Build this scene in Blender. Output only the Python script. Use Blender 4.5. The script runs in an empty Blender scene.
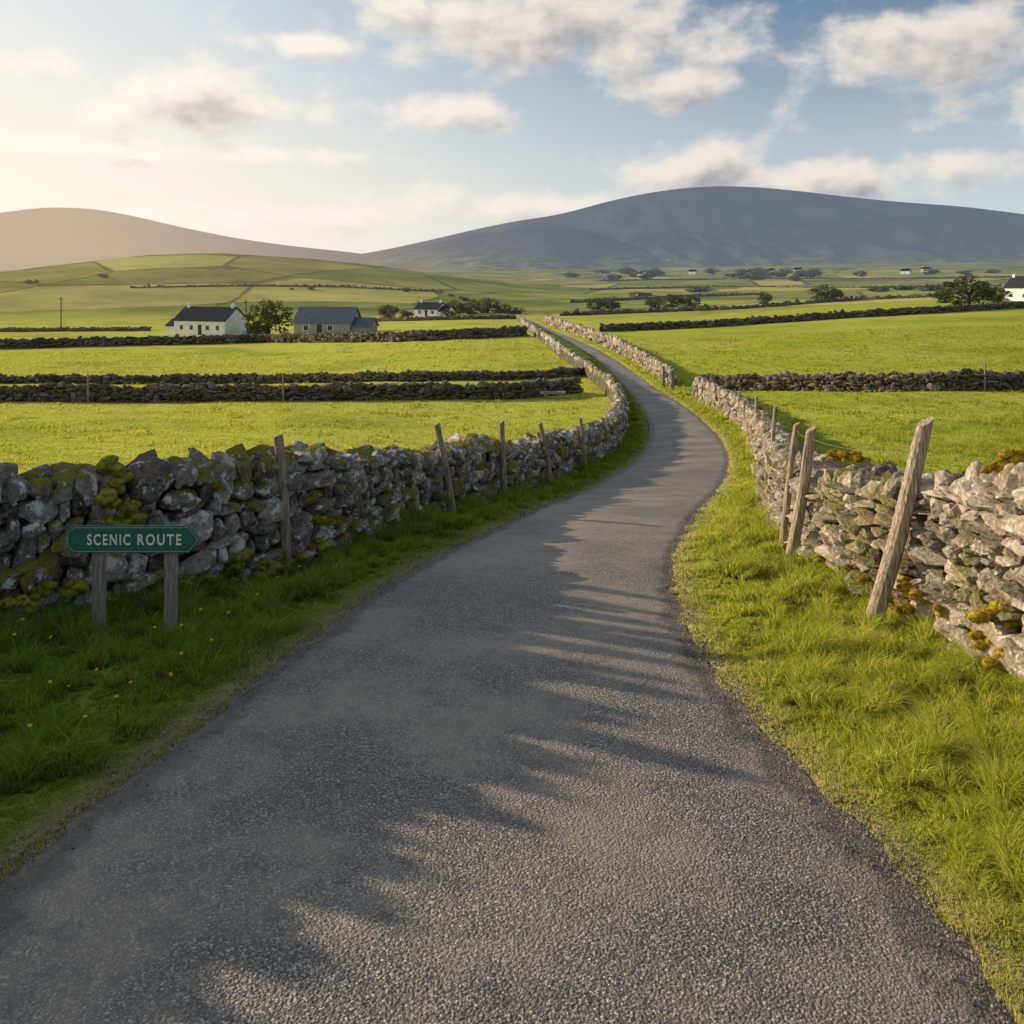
import bpy, bmesh, math, random
import numpy as np
from mathutils import Vector, Matrix, noise as mnoise
random.seed(7); RG = np.random.default_rng(11)
C = bpy.context.scene.collection
F = 900.0; HOR = 285.0; CZ = 2.5
R = math.radians
SUN_EL=R(18.5); SUN_AZ=R(-64)
# ---------------------------------------------------------------- helpers
def tag(o, label=None, cat=None, group=None, kind=None):
    if label: o['label'] = label
    if cat: o['category'] = cat
    if group: o['group'] = group
    if kind: o['kind'] = kind
    return o
def np_mesh(name, V, tris, mat, attrs=None, parent=None, smooth=False, quads=None):
    me = bpy.data.meshes.new(name)
    V = np.asarray(V, dtype=np.float32)
    nt = 0 if tris is None else len(tris); nq = 0 if quads is None else len(quads)
    me.vertices.add(len(V)); me.vertices.foreach_set('co', V.ravel())
    li = []
    if nt: li.append(np.asarray(tris, dtype=np.int32).ravel())
    if nq: li.append(np.asarray(quads, dtype=np.int32).ravel())
    li = np.concatenate(li)
    me.loops.add(len(li)); me.loops.foreach_set('vertex_index', li)
    st = np.concatenate([np.arange(nt)*3, nt*3+np.arange(nq)*4]).astype(np.int32)
    me.polygons.add(nt+nq); me.polygons.foreach_set('loop_start', st)
    me.polygons.foreach_set('use_smooth', np.full(nt+nq, smooth))
    me.update(calc_edges=True)
    if attrs:
        for k, a in attrs.items():
            at = me.attributes.new(k, 'FLOAT', 'POINT'); at.data.foreach_set('value', np.asarray(a, dtype=np.float32))
    me.materials.append(mat)
    o = bpy.data.objects.new(name, me); C.objects.link(o)
    if parent: o.parent = parent
    return o
def bm_obj(name, bm, mat, parent=None, smooth=False):
    bmesh.ops.recalc_face_normals(bm, faces=bm.faces)
    me = bpy.data.meshes.new(name); bm.to_mesh(me); bm.free()
    me.materials.append(mat)
    if smooth:
        for p in me.polygons: p.use_smooth = True
    o = bpy.data.objects.new(name, me); C.objects.link(o)
    if parent: o.parent = parent
    return o
def empty(name, loc, rz=0):
    o = bpy.data.objects.new(name, None); C.objects.link(o); o.location = loc; o.rotation_euler = (0,0,rz); return o
TAB = np.random.default_rng(3).random((256,256))
def vn(x, y, s=0):
    x = np.asarray(x, float)+s*17.31; y = np.asarray(y, float)+s*9.77
    xi = np.floor(x).astype(int); yi = np.floor(y).astype(int); fx = x-xi; fy = y-yi
    fx = fx*fx*(3-2*fx); fy = fy*fy*(3-2*fy)
    a = TAB[xi&255, yi&255]; b = TAB[(xi+1)&255, yi&255]; c = TAB[xi&255, (yi+1)&255]; d = TAB[(xi+1)&255, (yi+1)&255]
    return (a*(1-fx)+b*fx)*(1-fy)+(c*(1-fx)+d*fx)*fy
def fbm(x, y, s=0, n=4):
    t = 0; a = .5
    for i in range(n): t = t+a*vn(x*2**i, y*2**i, s+i); a *= .5
    return t
def sst(a, b, x):
    t = np.clip((x-a)/(b-a), 0, 1); return t*t*(3-2*t)
def hsh(i, j, k):
    v = np.sin(i*12.9898+j*78.233+k*37.719)*43758.5453; return v-np.floor(v)
# ---------------------------------------------------------------- terrain
LG = np.linspace(0, math.log(4200), 900)
def table(pts):
    ys = np.log([p[0] for p in pts]); zs = [p[1] for p in pts]
    z = np.interp(LG, ys, zs); k = np.exp(-.5*(np.arange(-30,31)/9.)**2); k /= k.sum()
    return np.convolve(np.pad(z, 30, mode='edge'), k, mode='valid')
TC = table([(1,-2.5),(4,-2.52),(6,-2.64),(9.6,-2.94),(14.4,-3.54),(21.6,-4.68),(30,-5.76),(42,-6.72),(60,-7.2),(96,-7.4),(144,-7.2),(190,-7.7),(260,-9.5),(400,-9.3),(700,-3),(1200,12),(2000,40),(4200,60)])
TL = table([(1,-2.5),(4,-2.52),(6,-2.64),(10,-3.0),(15,-3.6),(22,-4.6),(30,-5.6),(54,-6.95),(72,-8.0),(100,-8.75),(130,-9.1),(185,-10.1),(260,-10.6),(330,-9.6),(650,-3.6),(1000,5),(1500,20),(2000,35),(4200,50)])
TR = table([(1,-2.5),(4,-2.52),(6,-2.64),(10,-3.0),(15,-3.6),(30,-5.2),(50,-5.9),(75,-6.1),(90,-6.0),(130,-5.3),(170,-4.3),(220,-4.7),(260,-4.3),(400,-3.6),(700,0),(1200,20),(2000,50),(4200,70)])
def H(X, Y, detail=True):
    X = np.asarray(X, float); Y = np.asarray(Y, float)
    l = np.log(np.clip(Y, 1, 4200))
    zc = np.interp(l, LG, TC); zl = np.interp(l, LG, TL); zr = np.interp(l, LG, TR)
    u = X/np.maximum(Y, 6)
    wr = sst(.10, .55, u); wl = sst(.03, .3, -u)
    z = zc*(1-wr-wl)+zl*wl+zr*wr
    hx = np.interp(X, [-700,-560,-440,-370,-320,-280,-240,-200,-150,-100,-45,0,40,120],[1,2,5,9,14,20,25,26,23,18,10,4,1,0])
    by = sst(290,640,Y)*(1-.85*sst(660,900,Y))
    z = z+hx*by
    z = z+1.2*(fbm(X/90,Y/90,5)-.47)*sst(90,400,Y)*2.5
    if detail:
        z = z+.10*(vn(X/3.1,Y/3.1,1)-.5)*sst(8,25,Y)+.035*(vn(X/.6,Y/.6,2)-.5)*(1-sst(30,80,Y))*sst(1,3,Y)*.6
    return z+CZ
YS = np.exp(np.linspace(math.log(1.3), math.log(3800), 5000))
def P(px, row):
    X = (px-512)/F*YS; r = HOR-(H(X, YS, False)-CZ)*F/YS
    i = int(np.argmax(r <= row))
    if r[i] > row: i = int(np.argmin(r))
    Y = YS[i]
    if i > 0 and r[i] <= row:
        t = (r[i-1]-row)/max(1e-6, r[i-1]-r[i]); Y = YS[i-1]+t*(YS[i]-YS[i-1])
    x = (px-512)/F*Y
    return x, Y, float(H(x, Y))
def curveXY(pix, pre):
    pts = list(pre)+[P(*p)[:2] for p in pix]
    pts.sort(key=lambda p: p[1])
    return np.array([p[1] for p in pts]), np.array([p[0] for p in pts])
def smooth_curve(Yk, Xk):
    yy = np.concatenate([np.linspace(-12, 2, 60), np.exp(np.linspace(math.log(2.02), math.log(230), 900))])
    xx = np.interp(yy, Yk, Xk)
    k = np.exp(-.5*(np.arange(-60,61)/17.)**2); k /= k.sum()
    xs = np.convolve(np.pad(xx, 60, mode='edge'), k, mode='valid')
    w = sst(1.5, 3.5, yy); return yy, xx*(1-w)+xs*w
roadL = smooth_curve(*curveXY([(0,868),(60,822),(120,780),(180,735),(240,690),(300,643),(370,592),(450,548),(520,516),(580,492),(620,470),(645,450),(652,430),(643,407),(625,386),(603,363),(580,347),(556,335),(532,325)], [(-3.0,-12),(-2.15,.5)]))
roadR = smooth_curve(*curveXY([(1024,1000),(960,925),(880,842),(800,762),(740,700),(700,650),(680,610),(672,572),(680,540),(700,510),(725,482),(731,460),(722,437),(694,411),(662,392),(636,374),(614,358),(590,345),(563,334),(537,325)], [(.9,-12),(1.35,.5)]))
wallL = smooth_curve(*curveXY([(-40,622),(0,614),(100,606),(200,590),(300,562),(350,537),(400,520),(450,505),(500,492),(550,478),(600,455),(617,437),(623,415),(611,395),(592,380),(572,365),(545,343),(522,327)], [(-11,-12),(-8.6,2),(-6.6,5.2)]))
wallR = smooth_curve(*curveXY([(1060,690),(1024,668),(960,628),(900,600),(850,575),(815,552),(790,520),(780,500),(774,480),(766,455),(752,430),(730,412),(704,400),(674,388),(650,370),(629,356),(600,342),(568,331),(547,324)], [(5.2,-12),(4.6,2)]))
ix = lambda c, Y: np.interp(Y, c[0], c[1])
# ---------------------------------------------------------------- materials
def newmat(name):
    m = bpy.data.materials.new(name); m.use_nodes = True; nt = m.node_tree
    for n in list(nt.nodes): nt.nodes.remove(n)
    return m, nt
def N(nt, t, **k):
    n = nt.nodes.new(t)
    for a, v in k.items(): setattr(n, a, v)
    return n
def ramp(nt, stops, fac=None):
    n = nt.nodes.new('ShaderNodeValToRGB'); e = n.color_ramp.elements
    while len(e) < len(stops): e.new(.5)
    for q, (p, c) in zip(e, stops): q.position = p; q.color = (*c, 1) if len(c) == 3 else c
    if fac is not None: nt.links.new(fac, n.inputs[0])
    return n
def mixc(nt, fac, a, b, mode='MIX'):
    n = nt.nodes.new('ShaderNodeMix'); n.data_type = 'RGBA'; n.blend_type = mode
    for s, v in ((0, fac), (6, a), (7, b)):
        if hasattr(v, 'is_output'): nt.links.new(v, n.inputs[s])
        elif s == 0: n.inputs[0].default_value = v
        else: n.inputs[s].default_value = (*v, 1)
    return n.outputs[2]
def mth(nt, op, a, b=0.0, clamp=False):
    n = nt.nodes.new('ShaderNodeMath'); n.operation = op; n.use_clamp = clamp
    for s, v in ((0, a), (1, b)):
        if hasattr(v, 'is_output'): nt.links.new(v, n.inputs[s])
        else: n.inputs[s].default_value = v
    return n.outputs[0]
def mrange(nt, v, a, b, c=0., d=1., interp='SMOOTHSTEP'):
    n = nt.nodes.new('ShaderNodeMapRange'); n.interpolation_type = interp; nt.links.new(v, n.inputs[0])
    for i, q in enumerate((a,b,c,d)): n.inputs[i+1].default_value = q
    return n.outputs[0]
def noise(nt, vec, scale, detail=3, rough=.55, dist=0, dim='3D'):
    n = N(nt, 'ShaderNodeTexNoise', noise_dimensions=dim); n.inputs['Scale'].default_value = scale; n.inputs['Detail'].default_value = detail
    n.inputs['Roughness'].default_value = rough; n.inputs['Distortion'].default_value = dist
    nt.links.new(vec, n.inputs['Vector']); return n.outputs[0]
def bump(nt, h, dist, strength=1.0):
    n = N(nt, 'ShaderNodeBump'); n.inputs['Strength'].default_value = strength; n.inputs['Distance'].default_value = dist
    nt.links.new(h, n.inputs['Height']); return n.outputs[0]
def principled(nt, col, rough=.9, normal=None, spec=.3):
    b = N(nt, 'ShaderNodeBsdfPrincipled'); b.inputs['Specular IOR Level'].default_value = spec
    for nm, v in (('Base Color', col), ('Roughness', rough)):
        if hasattr(v, 'is_output'): nt.links.new(v, b.inputs[nm])
        elif nm == 'Base Color': b.inputs[nm].default_value = (*v, 1)
        else: b.inputs[nm].default_value = v
    if normal is not None: nt.links.new(normal, b.inputs['Normal'])
    return b.outputs[0]
def diffuse(nt, col, normal=None):
    b = N(nt, 'ShaderNodeBsdfDiffuse'); nt.links.new(col, b.inputs[0])
    if normal is not None: nt.links.new(normal, b.inputs['Normal'])
    return b.outputs[0]
def finish(nt, sh): 
    o = N(nt, 'ShaderNodeOutputMaterial'); nt.links.new(sh, o.inputs[0])
def pos(nt): return N(nt, 'ShaderNodeNewGeometry').outputs['Position']
def sep(nt, v):
    n = N(nt, 'ShaderNodeSeparateXYZ'); nt.links.new(v, n.inputs[0]); return n.outputs
def attr(nt, a): return N(nt, 'ShaderNodeAttribute', attribute_name=a).outputs['Fac']
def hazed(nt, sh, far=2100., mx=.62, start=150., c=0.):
    # aerial haze painted as emission, stronger with distance, warmer towards the sun side
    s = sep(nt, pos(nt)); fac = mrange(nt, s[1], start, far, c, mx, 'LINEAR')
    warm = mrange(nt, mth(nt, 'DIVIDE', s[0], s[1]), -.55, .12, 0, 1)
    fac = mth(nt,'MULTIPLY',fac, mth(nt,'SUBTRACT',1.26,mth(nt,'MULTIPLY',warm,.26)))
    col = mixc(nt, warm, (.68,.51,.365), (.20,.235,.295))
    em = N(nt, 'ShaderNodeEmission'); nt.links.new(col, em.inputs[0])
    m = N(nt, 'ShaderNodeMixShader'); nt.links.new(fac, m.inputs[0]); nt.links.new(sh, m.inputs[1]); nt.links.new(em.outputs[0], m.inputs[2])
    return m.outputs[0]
def mat_ground():
    m, nt = newmat('field_grass_ground'); p = pos(nt); s = sep(nt, p)
    n1 = noise(nt, p, .9, 4, .65); n2 = noise(nt, p, .05, 3, .5); n3 = noise(nt, p, 7, 3, .7)
    f = mixc(nt,.5,n1,n3)
    gold = ramp(nt, [(.25,(.27,.31,.045)),(.5,(.54,.54,.085)),(.75,(.74,.68,.15))], f).outputs[0]
    lush = ramp(nt, [(.25,(.20,.27,.03)),(.5,(.38,.43,.05)),(.75,(.55,.55,.08))], f).outputs[0]
    base = mixc(nt, mrange(nt, mth(nt,'DIVIDE',s[0],mth(nt,'MAXIMUM',s[1],5)), -.1,.35), gold, lush)
    base = mixc(nt, mrange(nt,n2,.4,.65,0,.5), base, (.60,.52,.13))
    base = mixc(nt, mrange(nt,noise(nt,p,.09,3,.6),.50,.66,0,.5), base, (.20,.28,.035))
    tuft = mrange(nt, noise(nt, p, 1.3, 4, .75), .53, .64)
    base = mixc(nt, mth(nt,'MULTIPLY',tuft,.5), base, (.15,.19,.025))
    mp = N(nt,'ShaderNodeMapping'); mp.inputs['Rotation'].default_value=(0,0,.35); mp.inputs['Scale'].default_value=(.0135,.0085,.0); nt.links.new(p, mp.inputs[0])
    v = N(nt,'ShaderNodeTexVoronoi'); v.inputs['Scale'].default_value=1; nt.links.new(mp.outputs[0], v.inputs['Vector'])
    cr = sep(nt, v.outputs['Color'])[0]
    fields = ramp(nt, [(0,(.11,.16,.045)),(.25,(.36,.40,.07)),(.5,(.14,.18,.05)),(.75,(.62,.57,.15)),(1,(.28,.23,.12))], cr).outputs[0]
    fields = mixc(nt, .38, fields, mixc(nt, mrange(nt,noise(nt,p,.014,5,.7),.38,.62), (.08,.10,.035), (.54,.50,.14)))
    e = N(nt,'ShaderNodeTexVoronoi', feature='DISTANCE_TO_EDGE'); nt.links.new(mp.outputs[0], e.inputs['Vector']); e.inputs['Scale'].default_value=1
    line = mrange(nt, mth(nt,'ADD',e.outputs[0], mth(nt,'MULTIPLY',n2,.03)), .020, .040, .65, 0)
    fields = mixc(nt, line, fields, (.06,.07,.04))
    base = mixc(nt, mrange(nt, s[1], 230, 330), base, fields)
    verge = attr(nt, 'verge'); edge = attr(nt, 'edge')
    base = mixc(nt, verge, base, mixc(nt, n3, (.10,.14,.02), (.32,.34,.05)))
    base = mixc(nt, edge, base, mixc(nt, n3, (.15,.11,.06), (.45,.36,.20)))
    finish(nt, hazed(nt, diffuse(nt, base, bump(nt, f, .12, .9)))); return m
def mat_mountain():
    m, nt = newmat('moorland'); p = pos(nt); s = sep(nt, p)
    mp = N(nt,'ShaderNodeMapping'); mp.inputs['Scale'].default_value=(1,.5,1.6); nt.links.new(p, mp.inputs[0])
    n1 = noise(nt, mp.outputs[0], .005, 5, .65, .4); n2 = noise(nt, mp.outputs[0], .03, 4, .7)
    heath = mixc(nt, mrange(nt,n1,.36,.64), (.035,.045,.07), (.12,.12,.12))
    heath = mixc(nt, mth(nt,'MULTIPLY',mrange(nt,n2,.5,.7),.35), heath, (.14,.15,.11))
    low = mixc(nt, mrange(nt,n2,.4,.6), (.08,.12,.05), (.30,.31,.10))
    h = mth(nt,'ADD', s[2], mth(nt,'MULTIPLY',n1,120))
    col = mixc(nt, mrange(nt,h,90,160), low, heath)
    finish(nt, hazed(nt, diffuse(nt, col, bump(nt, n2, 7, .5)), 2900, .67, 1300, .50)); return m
def mat_road():
    m, nt = newmat('chip_seal_asphalt'); p = pos(nt)
    v = N(nt,'ShaderNodeTexVoronoi'); v.inputs['Scale'].default_value=105; nt.links.new(p, v.inputs['Vector'])
    cr = sep(nt, v.outputs['Color'])
    chips = ramp(nt, [(0,(.10,.092,.084)),(.5,(.21,.19,.165)),(.85,(.40,.355,.30)),(1,(.68,.60,.49))], cr[0]).outputs[0]
    gap = mrange(nt, v.outputs['Distance'], .35, .75)
    col = mixc(nt, mth(nt,'MULTIPLY',gap,.8), chips, (.04,.037,.036))
    big = noise(nt, p, .7, 5, .65); col = mixc(nt, mrange(nt,big,.40,.62,0,.6), col, (.37,.305,.225))
    n3 = noise(nt, p, 5, 4, .65); col = mixc(nt, mrange(nt,n3,.5,.72,0,.40), col, (.09,.082,.076))
    ac = attr(nt,'across')
    mid = mth(nt,'ABSOLUTE', mth(nt,'SUBTRACT',ac,.5))
    dk = mrange(nt, mth(nt,'ADD',mid, mth(nt,'MULTIPLY',mth(nt,'SUBTRACT',n3,.5),.12)), .41, .46, 0, .55)
    col = mixc(nt, dk, col, (.05,.045,.042))
    side = mrange(nt, mth(nt,'ADD',mid, mth(nt,'MULTIPLY',mth(nt,'SUBTRACT',n3,.5),.10)), .465, .5)
    col = mixc(nt, mth(nt,'MULTIPLY',side,.8), col, mixc(nt, cr[1], (.12,.095,.06),(.40,.32,.21)))
    v2 = N(nt,'ShaderNodeTexVoronoi'); v2.inputs['Scale'].default_value=70; nt.links.new(p, v2.inputs['Vector'])
    hgt = mth(nt,'ADD', mth(nt,'MULTIPLY', v.outputs['Distance'],-.5), mth(nt,'MULTIPLY', v2.outputs['Distance'],-.9))
    hgt = mth(nt,'ADD', hgt, mth(nt,'MULTIPLY', n3, mth(nt,'MULTIPLY',dk,4.)))
    finish(nt, principled(nt, col, .58, bump(nt, hgt, .007, 1.), .45)); return m
def mat_stone(name, dark, mid, light, lichen, lam, moss=.5, haze=False, bd=.03, m0=.57):
    m, nt = newmat(name); p = pos(nt); t = attr(nt,'tint')
    n1 = noise(nt, p, 3.5, 4, .65); n2 = noise(nt, p, 26, 4, .72)
    col = ramp(nt, [(0,dark),(.45,mid),(1,light)], mth(nt,'ADD',mth(nt,'MULTIPLY',t,.70),mth(nt,'MULTIPLY',mth(nt,'SUBTRACT',n2,.44),1.5))).outputs[0]
    col = mixc(nt, mth(nt,'MULTIPLY',mrange(nt,n1,.48,.68),.5), col, (.27,.19,.115))
    l = mrange(nt, mth(nt,'ADD',noise(nt,p,7.5,5,.75), mth(nt,'MULTIPLY',t,.08)), lam, lam+.05)
    col = mixc(nt, mth(nt,'MULTIPLY',l,.8), col, lichen)
    nz = sep(nt, N(nt,'ShaderNodeNewGeometry').outputs['Normal'])[2]
    mo = mth(nt,'MULTIPLY', mrange(nt, mth(nt,'ADD', noise(nt,p,1.7,4,.7), mth(nt,'MULTIPLY',nz,.10)), m0, m0+.06), moss)
    col = mixc(nt, mo, col, mixc(nt,n2,(.10,.11,.015),(.38,.31,.04)))
    sh = diffuse(nt, col, bump(nt, n2, bd, 1.0))
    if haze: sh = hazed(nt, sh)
    finish(nt, sh); return m
def mat_blade(name, stops, dry, tr=.5, lush=None, tint=(.95,.88,.10)):
    m, nt = newmat(name); p = pos(nt); r = attr(nt,'r'); h = attr(nt,'h'); d = attr(nt,'dry')
    n = noise(nt, p, .9, 2, .6)
    f = mth(nt,'ADD', mth(nt,'MULTIPLY',r,.55), mth(nt,'MULTIPLY',n,.5))
    col = ramp(nt, stops, f).outputs[0]
    if lush:
        s = sep(nt, p); col = mixc(nt, mrange(nt, mth(nt,'DIVIDE',s[0],mth(nt,'MAXIMUM',s[1],5)), -.1,.35), col, ramp(nt, lush, f).outputs[0])
        col = mixc(nt, mrange(nt,noise(nt,p,.09,3,.6),.50,.66,0,.5), col, (.22,.31,.035))
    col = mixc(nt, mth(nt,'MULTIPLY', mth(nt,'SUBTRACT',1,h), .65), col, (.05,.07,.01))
    col = mixc(nt, d, col, dry)
    a = N(nt,'ShaderNodeBsdfDiffuse'); b = N(nt,'ShaderNodeBsdfTranslucent')
    nt.links.new(col,a.inputs[0]); nt.links.new(mixc(nt,.35,col,tint),b.inputs[0])
    m1 = N(nt,'ShaderNodeMixShader'); m1.inputs[0].default_value=tr; nt.links.new(a.outputs[0],m1.inputs[1]); nt.links.new(b.outputs[0],m1.inputs[2])
    finish(nt, m1.outputs[0]); return m
def mat_simple(name, c1, c2, sc, rough=.9, bd=.01, stretch=(1,1,1), spec=.3, haze=False, obj=False):
    m, nt = newmat(name)
    src = N(nt,'ShaderNodeTexCoord').outputs['Object'] if obj else pos(nt)
    mp = N(nt,'ShaderNodeMapping'); mp.inputs['Scale'].default_value=stretch; nt.links.new(src, mp.inputs[0])
    n = noise(nt, mp.outputs[0], sc, 4, .65)
    col = mixc(nt, mrange(nt,n,.3,.7), c1, c2)
    bp = bump(nt,n,bd,.8) if bd else None
    sh = principled(nt, col, rough, bp, spec) if rough < .8 else diffuse(nt, col, bp)
    if haze: sh = hazed(nt, sh)
    finish(nt, sh); return m
M = {}
M['ground'] = mat_ground(); M['mountain'] = mat_mountain(); M['road'] = mat_road()
M['stoneL'] = mat_stone('lichen_limestone', (.045,.039,.032), (.26,.225,.185), (.53,.48,.41), (.86,.84,.78), .58, .95, m0=.57)
M['stoneR'] = mat_stone('warm_fieldstone', (.07,.055,.042), (.39,.32,.245), (.74,.62,.48), (.85,.77,.63), .62, .6, m0=.59)
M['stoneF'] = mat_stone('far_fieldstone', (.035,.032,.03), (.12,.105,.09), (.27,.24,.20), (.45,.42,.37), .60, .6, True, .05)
M['bladeL'] = mat_blade('shade_painted_verge_grass', [(.15,(.07,.14,.018)),(.5,(.22,.33,.035)),(.85,(.52,.55,.08))], (.66,.54,.27), tint=(.6,.65,.06))  # darker copy of the verge grass, left verge shade put into its colour
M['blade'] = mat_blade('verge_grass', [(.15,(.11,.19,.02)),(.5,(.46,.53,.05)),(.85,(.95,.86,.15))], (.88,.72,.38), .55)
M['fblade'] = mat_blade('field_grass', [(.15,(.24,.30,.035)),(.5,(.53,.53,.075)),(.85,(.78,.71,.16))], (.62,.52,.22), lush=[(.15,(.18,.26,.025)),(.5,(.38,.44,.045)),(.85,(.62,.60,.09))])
M['moss'] = mat_simple('golden_moss', (.20,.16,.018), (.72,.48,.05), 22, .95, .02, spec=.1)
M['mossL'] = mat_simple('green_brown_moss', (.11,.12,.018), (.46,.40,.055), 20, .95, .02, spec=.1)
M['wood'] = mat_simple('weathered_wood', (.15,.11,.075), (.58,.46,.33), 14, .85, .006, (5,5,.35), obj=True)
M['woodg'] = mat_simple('grey_wood', (.15,.13,.10), (.42,.37,.30), 14, .85, .006, (5,5,.35), obj=True)
M['gravel'] = mat_simple('gravel', (.08,.07,.06), (.40,.35,.28), 40, .9, .0)
M['green'] = mat_simple('green_sign_paint', (.024,.145,.10), (.032,.175,.12), 9, .45, .0006, obj=True)
M['cream'] = mat_simple('cream_paint', (.95,.90,.64), (.97,.93,.72), 20, .85, 0, obj=True)
M['creamdim'] = mat_simple('faded_cream_paint', (.40,.44,.30), (.50,.52,.36), 20, .85, 0, obj=True)
M['white'] = mat_simple('whitewash', (.88,.88,.87), (.95,.94,.92), .8, .9, .01, obj=True)
M['slate'] = mat_simple('slate_roof', (.028,.032,.04), (.07,.075,.088), 2, .9, .03, (1,1,5), obj=True)
M['slate2'] = mat_simple('grey_slate_roof', (.12,.135,.16), (.20,.215,.245), 2, .9, .03, (1,1,5), obj=True)
M['render'] = mat_simple('grey_rendered_wall', (.30,.30,.29), (.46,.45,.43), 1.5, .9, .02, obj=True)
M['slab'] = mat_simple('dull_grey_slab', (.24,.22,.19), (.40,.36,.31), 3, .9, .01, obj=True)
M['glass'] = mat_simple('dark_window_glass', (.015,.018,.022), (.04,.045,.05), 3, .15, 0, spec=.6, obj=True)
M['bark'] = mat_simple('bark', (.06,.045,.033), (.15,.12,.085), 6, .95, .03, obj=True)
M['wire'] = mat_simple('galvanised_wire', (.16,.15,.14), (.28,.27,.25), 30, .5, 0)
M['petal'] = mat_simple('yellow_petals', (.85,.6,.02), (.95,.75,.03), 50, .8, 0)
def mat_leaf():
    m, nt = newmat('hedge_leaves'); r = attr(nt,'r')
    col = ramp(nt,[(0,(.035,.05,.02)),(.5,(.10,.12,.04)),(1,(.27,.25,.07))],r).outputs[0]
    a = N(nt,'ShaderNodeBsdfDiffuse'); b = N(nt,'ShaderNodeBsdfTranslucent'); nt.links.new(col,a.inputs[0]); nt.links.new(col,b.inputs[0])
    x = N(nt,'ShaderNodeMixShader'); x.inputs[0].default_value=.3; nt.links.new(a.outputs[0],x.inputs[1]); nt.links.new(b.outputs[0],x.inputs[2])
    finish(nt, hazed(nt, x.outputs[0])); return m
M['leaf'] = mat_leaf()
# ---------------------------------------------------------------- ground
def build_ground():
    nr, nc = 800, 520
    D = np.exp(np.linspace(math.log(.6), math.log(3000), nr)); T = np.linspace(-1.35, 1.35, nc)
    T = np.sign(T)*(.55*np.abs(T)+.45*np.abs(T)**2/1.35)
    Yg = (D-12)[:,None]*np.ones(nc)[None]; Xg = D[:,None]*T[None]
    X = Xg.ravel(); Y = Yg.ravel(); Z = H(X, Y)
    l = ix(roadL,Y); r = ix(roadR,Y); ins = (X>l)&(X<r)&(Y<215)
    Z = np.where(ins, Z-.03-.0022*np.maximum(Y,0), Z)
    dl = np.where(X<l, l-X, np.where(X>r, X-r, 0)); 
    wl = ix(wallL,Y); wr = ix(wallR,Y)
    verge = ((X>wl)&(X<wr)&(Y<215)).astype(float)*(1-.8*sst(30,80,Y))
    edge = np.exp(-(dl/.14)**2)*(Y<215)*(1-.7*sst(20,60,Y))
    idx = np.arange(nr*nc).reshape(nr,nc)
    q = np.stack([idx[:-1,:-1],idx[:-1,1:],idx[1:,1:],idx[1:,:-1]],-1).reshape(-1,4)
    tag(np_mesh('ground', np.stack([X,Y,Z],1), None, M['ground'], {'verge':verge,'edge':edge}, None, True, q), kind='structure')
build_ground()
def build_road():
    ys = np.concatenate([np.linspace(-11, 2, 60), np.exp(np.linspace(math.log(2.05), math.log(212), 1100))]); k = 15
    l = ix(roadL,ys)+.15*(fbm(ys/.3,ys*0,3)-.47)*np.minimum(1,6/np.maximum(ys,1)+.3); r = ix(roadR,ys)+.17*(fbm(ys/.3,ys*0+5,4)-.47)*np.minimum(1,6/np.maximum(ys,1)+.3)
    a = np.linspace(0,1,k)
    X = l[:,None]*(1-a)+r[:,None]*a; Y = ys[:,None]*np.ones(k)
    Z = H(X,Y,False)+.004+.03*(1-(2*a-1)**2)[None]
    Z[:,0] = Z[:,0]-.02; Z[:,-1] = Z[:,-1]-.02
    n = len(ys); idx = np.arange(n*k).reshape(n,k)
    q = np.stack([idx[:-1,:-1],idx[:-1,1:],idx[1:,1:],idx[1:,:-1]],-1).reshape(-1,4)
    tag(np_mesh('road', np.stack([X.ravel(),Y.ravel(),Z.ravel()],1), None, M['road'], {'across':np.tile(a,n)}, None, True, q), kind='structure')
build_road()
def build_mountain(name, crest, yr, yb, seed, x0, x1, rough=1.):
    px = np.linspace(x0,x1,700); cr = np.interp(px,[c[0] for c in crest],[c[1] for c in crest])
    k = np.exp(-.5*(np.arange(-25,26)/8.)**2); k/=k.sum(); cr = np.convolve(np.pad(cr,25,mode='edge'),k,mode='valid')
    u = (px-512)/F; t = np.linspace(0,1.7,140)
    Y = yb+(yr-yb)*t[:,None]+0*u; X = u[None]*Y
    zc = (HOR-cr)/F*yr; zb = H(u*yb, yb+0*u)-CZ-6
    s = np.where(t<1, np.clip(t,0,1)**1.3, 1-.5*np.maximum(t-1,0)**1.3)[:,None]
    g = (fbm(X/420,Y/520,seed,4)-.47)
    ridg = np.abs(fbm(X/300,Y/900,seed+9,4)-.47)
    tt = np.clip(t,0,1); env = (tt*(1-tt)**1.4)[:,None]*4
    Z = zb+(zc-zb)*s + (zc-zb)*env*(g*.5-ridg*.9)*rough
    idx = np.arange(Y.size).reshape(Y.shape)
    q = np.stack([idx[:-1,:-1],idx[:-1,1:],idx[1:,1:],idx[1:,:-1]],-1).reshape(-1,4)
    tag(np_mesh(name, np.stack([X.ravel(),Y.ravel(),Z.ravel()+CZ],1), None, M['mountain'], None, None, True, q), kind='structure')
build_mountain('mountain', [(-700,250),(-300,238),(-100,222),(0,213),(40,207),(90,208),(130,215),(180,227),(240,239),(300,247),(350,252),(420,262),(500,272)], 3500, 2300, 4, -700, 500)
build_mountain('mountain', [(300,264),(340,257),(380,251),(430,240),(480,228),(520,220),(560,215),(600,203),(640,194),(680,188),(720,185.5),(760,187),(800,191),(850,197),(900,202),(960,206),(1024,214),(1150,232),(1400,250),(1700,262)], 3000, 1800, 8, 300, 1700)
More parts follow.
